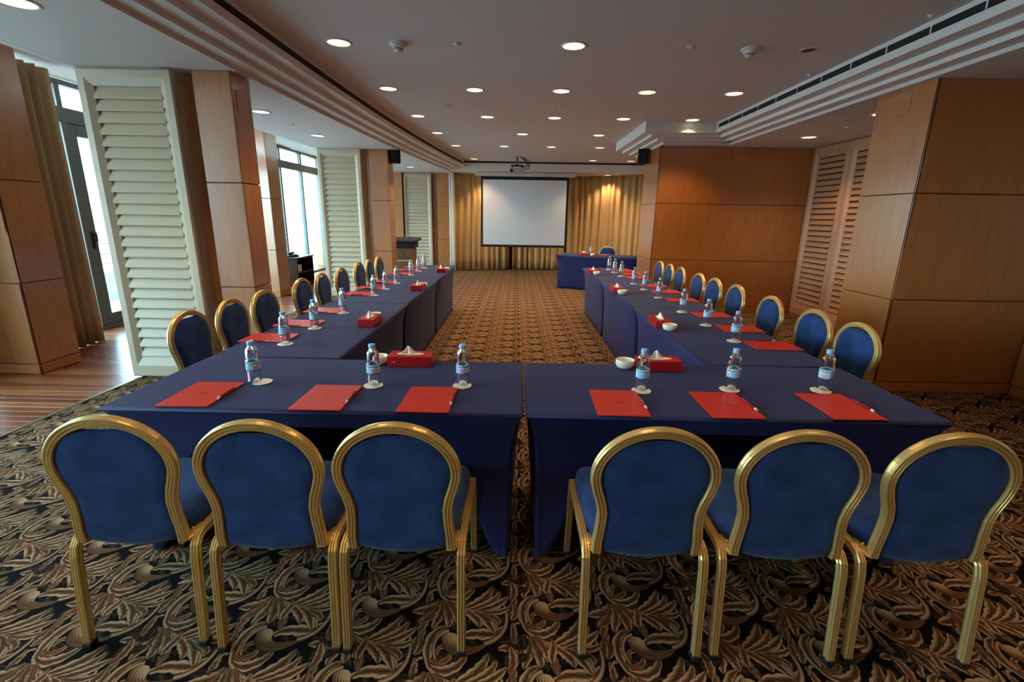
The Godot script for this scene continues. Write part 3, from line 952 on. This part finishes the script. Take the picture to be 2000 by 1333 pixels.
func build_chairs() -> void:
	# the seated person looks towards -z; feet at z 0.275 behind and -0.275 before
	var t := thing("banquet_chair", "x", "chair", Vector3.ZERO, 0.0, "gold framed blue banquet chairs")
	t.set_meta("base", "banquet_chair")
	var gold: Material = M["gold paint"]
	var blue: Material = M["blue velvet"]
	var flute := []
	for q in [[-0.014, -0.012], [-0.011, -0.0155], [-0.0068, -0.0155], [-0.0046, -0.0095], [-0.0024, -0.0155], [0.0024, -0.0155], [0.0046, -0.0095], [0.0068, -0.0155], [0.011, -0.0155], [0.014, -0.012], [0.015, -0.005], [0.0115, 0.0], [0.015, 0.005], [0.014, 0.012], [0.011, 0.0155], [0.0068, 0.0155], [0.0046, 0.0095], [0.0024, 0.0155], [-0.0024, 0.0155], [-0.0046, 0.0095], [-0.0068, 0.0155], [-0.011, 0.0155], [-0.014, 0.012], [-0.015, 0.005], [-0.0115, 0.0], [-0.015, -0.005]]:
		flute.append(Vector2(q[0], q[1]))
	# legs
	for s in [-1.0, 1.0]:
		var rear := [Vector3(s * 0.207, 0.012, 0.275), Vector3(s * 0.207, 0.36, 0.246), Vector3(s * 0.207, 0.395, 0.238), Vector3(s * 0.207, 0.415, 0.220), Vector3(s * 0.207, 0.424, 0.195), Vector3(s * 0.207, 0.424, 0.10), Vector3(s * 0.207, 0.424, -0.20)]
		var l := part(t, "leg", MB.new().sweep(rear, flute, Vector3(1, 0, 0)), gold)
		part(l, "foot_cap", MB.new().box(Vector3(s * 0.207, 0.011, 0.275), Vector3(0.033, 0.022, 0.036), 0.003), M["black rubber"])
		var front := [Vector3(s * 0.207, 0.012, -0.275), Vector3(s * 0.207, 0.36, -0.222), Vector3(s * 0.207, 0.40, -0.214), Vector3(s * 0.207, 0.425, -0.205)]
		l = part(t, "leg", MB.new().sweep(front, flute, Vector3(1, 0, 0)), gold)
		part(l, "foot_cap", MB.new().box(Vector3(s * 0.207, 0.011, -0.275), Vector3(0.033, 0.022, 0.036), 0.003), M["black rubber"])
		part(t, "bracket", MB.new().box(Vector3(s * 0.19, 0.424, 0.185), Vector3(0.03, 0.024, 0.06), 0.004), gold)
	part(t, "cross_rail", MB.new().box(Vector3(0, 0.412, -0.17), Vector3(0.40, 0.022, 0.03), 0.004), gold)
	part(t, "cross_rail", MB.new().box(Vector3(0, 0.412, 0.16), Vector3(0.40, 0.022, 0.03), 0.004), gold)
	# back loop
	var half := back_path()
	var path := []
	path.append(Vector3(0.180, 0.424, 0.190))
	path.append(Vector3(0.176, 0.416, 0.216))
	for p in half:
		path.append(Vector3(p.x, p.y, back_z(p.y)))
	for k in range(half.size() - 2, -1, -1):
		path.append(Vector3(-half[k].x, half[k].y, back_z(half[k].y)))
	path.append(Vector3(-0.176, 0.416, 0.216))
	path.append(Vector3(-0.180, 0.424, 0.190))
	var fl2 := []
	for q in flute:
		fl2.append(Vector2(q.y * 1.0, q.x * 1.15))
	part(t, "back_frame", MB.new().sweep(path, fl2, Vector3(0, -0.082, 1).normalized()), gold)
	# back cushion: rows from the bottom to the crown, leaving the hand slot under the frame
	var m := MB.new()
	m.smooth(true)
	var ff := []
	var bb := []
	var rows := 22
	for i in rows + 1:
		var v := float(i) / rows
		var rf := PackedVector3Array()
		var rb := PackedVector3Array()
		for j in 17:
			var u := -1.0 + 2.0 * j / 16.0
			var y := lerpf(0.425, 0.862, v)
			var w := 0.16
			for k in half.size() - 1:
				if half[k].y <= y and y <= half[k + 1].y:
					w = lerpf(half[k].x, half[k + 1].x, (y - half[k].y) / maxf(1e-5, half[k + 1].y - half[k].y))
					break
			w -= 0.008
			var x := u * w
			# lower edge sags a little, crown rises towards the sides
			y -= 0.024 * pow(1.0 - v, 3.0) * (1.0 - u * u)
			var e := minf(1.0, minf(1.0 - absf(u), minf(v, 1.0 - v) * 2.5) * 5.0)
			var puff := sqrt(maxf(0.0, e))
			var zc := back_z(y)
			rf.append(Vector3(x, y, zc - 0.004 - 0.026 * puff))
			rb.append(Vector3(x, y, zc + 0.003 + 0.009 * puff))
		ff.append(rf)
		bb.append(rb)
	for i in rows:
		for j in 16:
			m.raw(ff[i][j], ff[i][j + 1], ff[i + 1][j + 1]); m.raw(ff[i][j], ff[i + 1][j + 1], ff[i + 1][j])
			m.raw(bb[i][j], bb[i + 1][j + 1], bb[i][j + 1]); m.raw(bb[i][j], bb[i + 1][j], bb[i + 1][j + 1])
	for i in rows:
		for j in [0, 16]:
			m.quad(ff[i][j], ff[i + 1][j], bb[i + 1][j], bb[i][j], Vector3(0, 0.65, 0.3))
	for j in 16:
		for i in [0, rows]:
			m.quad(ff[i][j], ff[i][j + 1], bb[i][j + 1], bb[i][j], Vector3(0, 0.65, 0.3))
	part(t, "backrest", m, blue)
	# seat cushion
	m = MB.new()
	m.smooth(true)
	var outline := []
	for k in 48:
		var a := TAU * k / 48.0
		var ca := cos(a)
		var sa := sin(a)
		var p := 0.32
		var ox := signf(ca) * pow(absf(ca), p)
		var oz := signf(sa) * pow(absf(sa), p)
		var width := 0.198 + 0.008 * -oz
		outline.append(Vector2(ox * width, -0.01 + oz * (0.226 - 0.018 * (1.0 - ox * ox) * (-1.0 if oz > 0 else -0.5))))
	var lay := [[0.86, 0.422], [0.97, 0.426], [1.0, 0.440], [1.0, 0.468], [0.975, 0.486], [0.90, 0.496], [0.6, 0.502], [0.25, 0.505]]
	for i in lay.size() - 1:
		for k in 48:
			var a: Vector2 = outline[k]
			var b: Vector2 = outline[(k + 1) % 48]
			var l0: Array = lay[i]
			var l1: Array = lay[i + 1]
			m.quad(Vector3(a.x * l0[0], l0[1], a.y * l0[0]), Vector3(b.x * l0[0], l0[1], b.y * l0[0]), Vector3(b.x * l1[0], l1[1], b.y * l1[0]), Vector3(a.x * l1[0], l1[1], a.y * l1[0]), Vector3(0, 0.455, 0))
	for k in 48:
		var a: Vector2 = outline[k]
		var b: Vector2 = outline[(k + 1) % 48]
		m.tri(Vector3(a.x * 0.25, 0.505, a.y * 0.25), Vector3(b.x * 0.25, 0.505, b.y * 0.25), Vector3(0, 0.506, 0), Vector3(0, 0.45, 0))
		m.tri(Vector3(a.x * 0.86, 0.422, a.y * 0.86), Vector3(b.x * 0.86, 0.422, b.y * 0.86), Vector3(0, 0.422, 0), Vector3(0, 0.45, 0))
	part(t, "seat", m, blue)
	# six with their backs to the camera
	var front := [[-1.398, 0.05], [-0.892, 0.02], [-0.431, 0.0], [0.423, 0.0], [0.911, -0.03], [1.394, -0.02]]
	var fl := ["first from the window side", "second from the window side", "window-side one of the middle pair", "wood-wall one of the middle pair", "second from the wood column side", "first from the wood column side"]
	for i in 6:
		var lb: String = "blue chair with its back to the camera, " + fl[i]
		if i == 0:
			t.position = V(front[0][0], 0, -0.165)
			t.rotation.y = front[0][1]
			t.set_meta("label", lb)
		else:
			dup(t, lb, V(front[i][0], 0, -0.175), front[i][1])
	var nth := ["first", "second", "third", "fourth", "fifth", "sixth", "seventh", "eighth", "ninth"]
	var lz := [1.25, 1.73, 2.19, 2.99, 3.49, 4.06, 4.80, 5.26, 5.72]
	var rz := [1.25, 1.71, 2.35, 3.09, 3.63, 4.10, 4.84, 5.31, 5.78]
	for i in 9:
		dup(t, "blue chair along the window-side table row, %s from the camera" % nth[i], V(-1.97 + 0.01 * (i % 3), 0, lz[i]), -PI / 2 + 0.03 * sin(i * 2.0))
		dup(t, "blue chair along the wood-wall table row, %s from the camera" % nth[i], V(1.97 - 0.008 * (i % 3), 0, rz[i]), PI / 2 + 0.02 * sin(i * 1.7))
	dup(t, "single blue chair behind the askew head table", V(2.03, 0, 9.50), PI - 0.384)

# ---------------------------------------------------------------- things on the tables
func build_table_things() -> void:
	var T := 0.752
	var g := "water bottles on the tables"
	var b := thing("water_bottle", "x", "bottle", Vector3.ZERO, 0.0, g)
	b.set_meta("base", "water_bottle")
	var prof := [Vector2(0, 0.004), Vector2(0.018, 0.0), Vector2(0.027, 0.002), Vector2(0.0305, 0.010)]
	for k in 5:
		var y := 0.014 + k * 0.009
		prof.append(Vector2(0.0312, y))
		prof.append(Vector2(0.0290, y + 0.0045))
	for q in [[0.031, 0.062], [0.031, 0.112]]:
		prof.append(Vector2(q[0], q[1]))
	for k in 5:
		var y := 0.117 + k * 0.0085
		prof.append(Vector2(0.0312 - 0.0004 * k, y))
		prof.append(Vector2(0.0288 - 0.0004 * k, y + 0.004))
	for q in [[0.0285, 0.160], [0.025, 0.169], [0.0185, 0.178], [0.0135, 0.184], [0.0125, 0.192], [0.0, 0.192]]:
		prof.append(Vector2(q[0], q[1]))
	part(b, "bottle_body", MB.new().smooth(true).lathe(Vector3.ZERO, prof, 28), M["water bottle clear"], "clear ribbed plastic filled with water")
	var cap := [Vector2(0, 0.186), Vector2(0.0155, 0.186), Vector2(0.0165, 0.188), Vector2(0.0165, 0.2045), Vector2(0.0150, 0.2065), Vector2(0, 0.2065)]
	part(b, "cap", MB.new().smooth(true).lathe(Vector3.ZERO, cap, 20), M["cap blue"], "light blue screw cap")
	var st := SurfaceTool.new()
	st.begin(Mesh.PRIMITIVE_TRIANGLES)
	for k in 32:
		var c0 := Vector3(cos(TAU * k / 32), 0, sin(TAU * k / 32))
		var c1 := Vector3(cos(TAU * (k + 1) / 32), 0, sin(TAU * (k + 1) / 32))
		var u0 := 1.0 - k / 32.0
		var u1 := 1.0 - (k + 1) / 32.0
		var y0 := Vector3(0, 0.064, 0)
		var y1 := Vector3(0, 0.110, 0)
		var r := 0.0318
		for q in [[c0, y0, u0, 1.0], [c1, y1, u1, 0.0], [c0, y1, u0, 0.0], [c0, y0, u0, 1.0], [c1, y0, u1, 1.0], [c1, y1, u1, 0.0]]:
			st.set_normal(q[0])
			st.set_uv(Vector2(q[2], q[3]))
			st.add_vertex(q[0] * r + q[1])
	part(b, "paper_label", st.commit(), M["bottle label"], "light blue printed label")
	var co := solo("coaster", MB.new().smooth(false).lathe(Vector3.ZERO, [Vector2(0, 0), Vector2(0.046, 0), Vector2(0.046, 0.0025), Vector2(0, 0.0025)], 32), M["paper coaster"], "x", "coaster", Vector3.ZERO, "round paper coasters")
	co.set_meta("base", "coaster")
	var fo := thing("folder", "x", "folder", Vector3.ZERO, 0.0, "red meeting folders")
	fo.set_meta("base", "folder")
	part(fo, "cover", MB.new().box(Vector3(0, 0.0042, 0), Vector3(0.222, 0.0016, 0.302), 0.0005), M["red card"])
	part(fo, "back_cover", MB.new().box(Vector3(0, 0.001, 0), Vector3(0.222, 0.0016, 0.302), 0.0005), M["red card"])
	part(fo, "paper", MB.new().box(Vector3(0, 0.0026, 0), Vector3(0.214, 0.0016, 0.294)), M["tissue"])
	var em := MB.new()
	var by := 0.0051
	em.box(Vector3(-0.012, by, -0.006), Vector3(0.022, 0.0004, 0.004)).box(Vector3(-0.006, by, 0.006), Vector3(0.004, 0.0004, 0.026), 0.0, Basis(Vector3(0, 1, 0), -0.35))
	em.box(Vector3(0.008, by, 0.004), Vector3(0.004, 0.0004, 0.03)).box(Vector3(0.016, by, -0.002), Vector3(0.004, 0.0004, 0.02), 0.0, Basis(Vector3(0, 1, 0), -0.8)).box(Vector3(0.016, by, 0.010), Vector3(0.004, 0.0004, 0.02), 0.0, Basis(Vector3(0, 1, 0), 0.8))
	part(fo, "emblem", em, M["dark red print"], "small darker red monogram")
	var pe := thing("pen", "x", "pen", Vector3.ZERO, 0.0, "red pens beside the folders")
	pe.set_meta("base", "pen")
	part(pe, "barrel", MB.new().smooth(true).sweep([Vector3(0, 0.0045, -0.065), Vector3(0, 0.0045, 0.05)], Array(range(10)).map(func(k): return Vector2(cos(TAU * k / 10), sin(TAU * k / 10)) * 0.0045), Vector3(1, 0, 0)), M["red pen"])
	part(pe, "tip", MB.new().smooth(true).sweep([Vector3(0, 0.0045, 0.05), Vector3(0, 0.0045, 0.066)], Array(range(10)).map(func(k): return Vector2(cos(TAU * k / 10), sin(TAU * k / 10)) * 0.005), Vector3(1, 0, 0)), M["white plastic"], "white pen end")
	var nth := ["first", "second", "third", "fourth", "fifth", "sixth", "seventh", "eighth", "ninth"]
	var fl := ["first from the window end", "second from the window end", "third from the window end", "third from the wood column end", "second from the wood column end", "first from the wood column end"]
	var first := true
	# [label tail, bottle x, d, coaster dx, dd, folder x, d, folder turn, seat turn]
	var spots := []
	var fb := [[-1.305, 0.325, 0.028, 0.012], [-0.722, 0.312, -0.006, 0.004], [-0.297, 0.336, -0.004, 0.0], [0.563, 0.313, 0.0, 0.0], [1.010, 0.348, -0.008, 0.004], [1.460, 0.356, -0.010, 0.004]]
	var ffd := [[-1.457, 0.163, 0.02], [-0.886, 0.150, 0.0], [-0.430, 0.150, -0.01], [0.418, 0.150, -0.02], [0.893, 0.148, 0.0], [1.403, 0.156, 0.01]]
	for i in 6:
		spots.append(["on the table before the camera, " + fl[i], Vector2(fb[i][0], fb[i][1]), Vector2(fb[i][2], fb[i][3]), Vector2(ffd[i][0], ffd[i][1]), ffd[i][2]])
	var bl := [1.031, 1.471, 2.035, 2.953, 3.378, 3.857, 4.71, 5.19, 5.627]
	var fz := [1.18, 1.62, 2.13, 3.04, 3.47, 3.95, 4.83, 5.30, 5.74]
	var br := [1.317, 1.807, 2.346, 3.119, 3.685, 4.181, 4.987, 5.448, 5.865]
	var rz := [1.21, 1.70, 2.225, 3.00, 3.55, 4.05, 4.86, 5.32, 5.73]
	for i in 9:
		spots.append(["on the window-side table row, %s from the camera" % nth[i], Vector2(-1.49 + 0.005 * (i % 3), bl[i]), Vector2(-0.004, 0.003), Vector2(-1.665 + 0.006 * sin(i * 3.0), fz[i]), -PI / 2 + 0.03 * sin(i * 5.0)])
	for i in 9:
		spots.append(["on the wood-wall table row, %s from the camera" % nth[i], Vector2(1.452 - 0.005 * (i % 3), br[i]), Vector2(-0.006, 0.0), Vector2(1.650 + 0.006 * sin(i * 2.0), rz[i]), PI / 2 + 0.03 * sin(i * 4.0)])
	spots.append(["on the head table before the far curtains", Vector2(1.62, 9.02), Vector2(0, 0), Vector2(1.90, 9.0), PI - 0.384])
	for s in spots:
		var bp: Vector2 = s[1]
		var cp: Vector2 = bp + s[2]
		var fp: Vector2 = s[3]
		var ft: float = s[4]
		var ploc := fp + Vector2(cos(ft), sin(ft)) * 0.108
		var fwd := Vector2(-sin(ft), cos(ft))
		ploc += fwd * -0.005
		var lb := ["blue-capped water bottle " + s[0], "round white coaster " + s[0], "red folder " + s[0], "red pen " + s[0]]
		if first:
			b.position = V(bp.x, T + 0.0025, bp.y); b.set_meta("label", lb[0]); b.rotation.y = 0.6
			co.position = V(cp.x, T, cp.y); co.set_meta("label", lb[1])
			fo.position = V(fp.x, T, fp.y); fo.rotation.y = ft; fo.set_meta("label", lb[2])
			pe.position = V(ploc.x, T + 0.005, ploc.y); pe.rotation.y = ft; pe.set_meta("label", lb[3])
			first = false
		else:
			dup(b, lb[0], V(bp.x, T + 0.0025, bp.y), rng.randf_range(-0.5, 2.0))
			dup(co, lb[1], V(cp.x, T, cp.y))
			dup(fo, lb[2], V(fp.x, T, fp.y), ft)
			dup(pe, lb[3], V(ploc.x, T + 0.005, ploc.y), ft)
	# tissue boxes and china bowls
	var tb := thing("tissue_box", "x", "tissue box", Vector3.ZERO, 0.0, "red tissue boxes")
	tb.set_meta("base", "tissue_box")
	part(tb, "carton", MB.new().box(Vector3(0, 0.029, 0), Vector3(0.235, 0.058, 0.118), 0.002), M["red box"])
	var ov := MB.new()
	for k in 28:
		var a := TAU * k / 28
		var a2 := TAU * (k + 1) / 28
		ov.tri(Vector3(0, 0.0586, 0), Vector3(cos(a) * 0.075, 0.0586, sin(a) * 0.024), Vector3(cos(a2) * 0.075, 0.0586, sin(a2) * 0.024), Vector3.ZERO)
	part(tb, "opening", ov, M["paper coaster"], "pale oval opening")
	var ts := MB.new()
	ts.smooth(true)
	var rg := []
	for i in 7:
		var v := i / 6.0
		var row := PackedVector3Array()
		for j in 13:
			var u := -1.0 + j / 6.0
			row.append(Vector3(-0.012 + u * 0.045 * (1.0 - 0.75 * v), 0.058 + 0.046 * v * (1.0 - 0.3 * u * u), 0.012 * sin(u * 5.0 + v) * (1.0 - 0.5 * v)))
		rg.append(row)
	ts.sheet(rg, 0.0012)
	part(tb, "tissue", ts, M["tissue"], "white tissue sticking out")
	part(tb, "emblem", MB.new().box(Vector3(-0.085, 0.03, 0.0592), Vector3(0.018, 0.003, 0.0006)).box(Vector3(-0.080, 0.024, 0.0592), Vector3(0.003, 0.012, 0.0006)).box(Vector3(0.1177, 0.03, 0.0), Vector3(0.0006, 0.003, 0.018)).box(Vector3(0.1177, 0.025, 0.004), Vector3(0.0006, 0.012, 0.003)), M["silver print"], "small pale printed monogram")
	var bw := solo("china_bowl", MB.new().smooth(true).lathe(Vector3.ZERO, [Vector2(0, 0.004), Vector2(0.034, 0.004), Vector2(0.036, 0.0), Vector2(0.044, 0.004), Vector2(0.051, 0.018), Vector2(0.052, 0.044), Vector2(0.0505, 0.046), Vector2(0.048, 0.044), Vector2(0.046, 0.018), Vector2(0.038, 0.010), Vector2(0, 0.009)], 32), M["white china"], "x", "bowl", Vector3.ZERO, "small white china bowls")
	bw.set_meta("base", "china_bowl")
	var ti := [
		[-0.622, 0.675, 0.03, -0.802, 0.672, "on the table before the camera, window end"], [0.742, 0.672, 0.0, 0.564, 0.682, "on the table before the camera, wood column end"],
		[-1.142, 1.655, PI / 2, -1.165, 1.845, "on the window-side row, nearest table"], [-1.135, 3.42, PI / 2, -1.12, 3.62, "on the window-side row, middle table"], [-1.15, 5.14, PI / 2 + 0.2, -1.10, 5.36, "on the window-side row, farthest table"],
		[1.075, 1.80, PI / 2, 1.102, 1.622, "on the wood-wall row, nearest table"], [1.085, 3.50, PI / 2, 1.11, 3.32, "on the wood-wall row, middle table"], [1.095, 5.30, PI / 2, 1.12, 5.11, "on the wood-wall row, farthest table"],
		[1.44, 8.80, -0.384, 1.61, 8.68, "on the askew head table"]]
	first = true
	for q in ti:
		var l1: String = "red tissue box " + q[5]
		var l2: String = "small white bowl beside the tissue box " + q[5]
		if first:
			tb.position = V(q[0], T, q[1]); tb.rotation.y = q[2]; tb.set_meta("label", l1)
			bw.position = V(q[3], T, q[4]); bw.set_meta("label", l2)
			first = false
		else:
			dup(tb, l1, V(q[0], T, q[1]), q[2])
			dup(bw, l2, V(q[3], T, q[4]))

# ---------------------------------------------------------------- ceiling fittings
func build_ceiling_things() -> void:
	var ring := MB.new().smooth(true).lathe(Vector3.ZERO, [Vector2(0.092, 0.0), Vector2(0.094, -0.006), Vector2(0.104, -0.008), Vector2(0.112, -0.004), Vector2(0.113, 0.0)], 32).mesh()
	var disc := MB.new().smooth(true).lathe(Vector3.ZERO, [Vector2(0, -0.0015), Vector2(0.05, -0.002), Vector2(0.093, -0.003), Vector2(0.093, -0.001), Vector2(0, -0.0005)], 32).mesh()
	var rows := [
		[2.95, 2.66, [-1.58, 0.40], "the row closest to the camera", 0.9], [2.95, 4.15, [-1.55, -0.56, 0.43, 1.41, 2.40], "the second ceiling row", 1.0], [2.95, 5.68, [-1.52, -0.51, 0.47, 1.47, 2.47], "the third ceiling row", 1.2],
		[2.95, 7.13, [-1.47, 0.02, 1.35], "the fourth ceiling row", 1.5], [2.95, 8.65, [-1.34, -0.34, 0.63, 1.62], "the fifth ceiling row", 1.6], [2.95, 10.95, [-1.17, 1.83, 2.79], "the last ceiling row", 1.6],
		[2.95, 1.15, [-1.58, 0.40, 2.38], "the hidden row above the camera", 0.65], [2.95, -0.35, [-1.58, 0.40, 2.38], "the hidden row over the near chairs", 0.65], [2.95, -2.2, [-1.58, 0.40, 2.38], "the hidden row behind the camera", 0.65],
		[2.69, 1.23, [-2.92], "the low window-side ceiling, closest to the camera", 0.7], [2.69, 4.17, [-3.06], "the low window-side ceiling beside the near column", 0.7], [2.69, 5.87, [-3.08], "the low window-side ceiling before the middle shutter", 0.7], [2.69, 10.55, [-2.69], "the low window-side ceiling over the lectern", 0.7],
		[2.69, 5.35, [4.0], "the low ceiling before the louvred doors", 0.7], [2.69, 3.80, [3.88], "the low ceiling behind the wood column", 0.7],
		[2.70, 12.05, [-0.85, 2.42], "the strip over the far curtains", 1.5]]
	var across := ["first", "second", "third", "fourth", "fifth"]
	for r in rows:
		var i := 0
		for x in r[2]:
			var lab: String = "round ceiling downlight in " + r[3]
			if r[2].size() > 1:
				lab = "round ceiling downlight in %s, %s from the window side" % [r[3], across[i]]
			var t := thing("downlight", lab, "ceiling light", V(x, r[0], r[1]), 0.0, "recessed ceiling downlights")
			part(t, "trim_ring", ring, M["ceiling fitting"])
			part(t, "lamp_disc", disc, M["downlight glow"], "glowing warm lamp face")
			var l := SpotLight3D.new()
			l.name = "lamp_beam"
			l.light_color = LAMP_C
			l.light_energy = LAMP_E * r[4]
			l.spot_angle = 56.0
			l.spot_angle_attenuation = 0.6
			l.spot_range = 20.0
			l.spot_attenuation = 2.0
			l.light_size = 0.07
			l.shadow_enabled = true
			l.position = Vector3(0, -0.012, 0)
			l.rotation.x = -PI / 2
			t.add_child(l)
			i += 1
	for q in [[-1.075, 2.65, "beside the first downlight of the near row"], [1.885, 2.668, "towards the stepped ceiling edge"]]:
		var t := thing("smoke_detector", "white stepped smoke detector on the ceiling, " + q[2], "smoke detector", V(q[0], 2.95, q[1]))
		part(t, "base", MB.new().smooth(true).lathe(Vector3.ZERO, [Vector2(0, -0.02), Vector2(0.06, -0.02), Vector2(0.072, -0.014), Vector2(0.074, 0)], 28), M["ceiling fitting"])
		part(t, "body", MB.new().smooth(true).lathe(Vector3.ZERO, [Vector2(0, -0.045), Vector2(0.042, -0.045), Vector2(0.052, -0.036), Vector2(0.054, -0.02)], 28), M["ceiling fitting"])
		part(t, "chamber", MB.new().smooth(true).lathe(Vector3.ZERO, [Vector2(0, -0.052), Vector2(0.036, -0.052), Vector2(0.036, -0.045)], 24), M["black slot"])
		part(t, "cap", MB.new().smooth(true).lathe(Vector3.ZERO, [Vector2(0, -0.076), Vector2(0.014, -0.075), Vector2(0.026, -0.066), Vector2(0.037, -0.058), Vector2(0.037, -0.051)], 24), M["ceiling fitting"])
	var dn := ["between the smoke detector and the large downlight", "between the large downlight and the smoke detector near the vent"]
	var k := 0
	for q in [[-0.577, 2.643], [1.379, 2.638]]:
		sensor("small white ceiling sensor " + dn[k], V(q[0], 2.95, q[1]), 0.036)
		k += 1
	for q in [[2.95, 0.486, 4.875, "between the second and third downlight rows"], [2.95, -1.258, 10.12, "near the end of the curved ceiling edge"], [2.95, 2.80, 1.95, "beside the slotted air vent, closest to the camera"], [2.95, 2.80, 3.38, "beside the slotted air vent, farther off"], [2.69, -3.05, 4.96, "between two downlights on the low window-side ceiling"], [2.69, 4.0, 4.56, "on the low ceiling before the louvred doors"]]:
		sensor("tiny white sprinkler cap " + q[3], V(q[1], q[0], q[2]), 0.026)
	var t2 := thing("ceiling_vent", "round brown-grey ceiling vent beside the smoke detector", "air vent", V(2.378, 2.95, 2.673))
	part(t2, "ring", MB.new().smooth(true).lathe(Vector3.ZERO, [Vector2(0.055, -0.004), Vector2(0.058, -0.010), Vector2(0.07, -0.008), Vector2(0.074, 0)], 28), M["ceiling fitting"])
	part(t2, "grille", MB.new().smooth(true).lathe(Vector3.ZERO, [Vector2(0, -0.006), Vector2(0.056, -0.006), Vector2(0.056, 0)], 28), M["grille metal"])
	k = 0
	var sl := ["between the second and third downlight rows, window side", "between the second and third downlight rows, before the corner steps", "in the fourth downlight row", "behind the projector, closer to the windows", "behind the projector, closer to the wood wall"]
	for q in [[-1.033, 5.0], [1.94, 4.87], [-0.73, 7.24], [-0.23, 9.8], [1.74, 9.57]]:
		var s := thing("ceiling_speaker", "flat round ceiling speaker " + sl[k], "loudspeaker", V(q[0], 2.95, q[1]), 0.0, "flat ceiling speakers")
		part(s, "rim", MB.new().smooth(true).lathe(Vector3.ZERO, [Vector2(0.088, -0.006), Vector2(0.094, -0.008), Vector2(0.1, 0)], 28), M["ceiling fitting"])
		part(s, "grille", MB.new().smooth(true).lathe(Vector3.ZERO, [Vector2(0, -0.009), Vector2(0.06, -0.008), Vector2(0.089, -0.005)], 28), M["ceiling fitting"])
		k += 1

func sensor(label: String, at: Vector3, r: float) -> void:
	var t := thing("ceiling_sensor", label, "sensor", at)
	part(t, "plate", MB.new().smooth(true).lathe(Vector3.ZERO, [Vector2(0, -0.006), Vector2(r, -0.006), Vector2(r * 1.1, 0)], 20), M["ceiling fitting"])
	part(t, "button", MB.new().smooth(true).lathe(Vector3.ZERO, [Vector2(0, -0.018), Vector2(r * 0.4, -0.016), Vector2(r * 0.55, -0.006)], 16), M["ceiling fitting"])

func build_extras() -> void:
	var m := MB.new()
	m.smooth(true)
	var g := []
	for i in 9:
		var v := i / 8.0
		var w := 0.009 * sin(PI * clampf(v, 0.02, 0.98))
		var row := PackedVector3Array()
		for j in 5:
			var u := -1.0 + j / 2.0
			row.append(Vector3(-0.026 + 0.052 * v, 0.004 + 0.004 * u * u + 0.003 * sin(v * 4.0), u * w))
		g.append(row)
	m.sheet(g, 0.0008)
	var o := solo("fallen_leaf", m, M["dried leaf"], "single dry beige leaf lying on the carpet between two chairs", "leaf", V(-1.449, 0.001, -0.142))
	o.rotation.y = 0.4
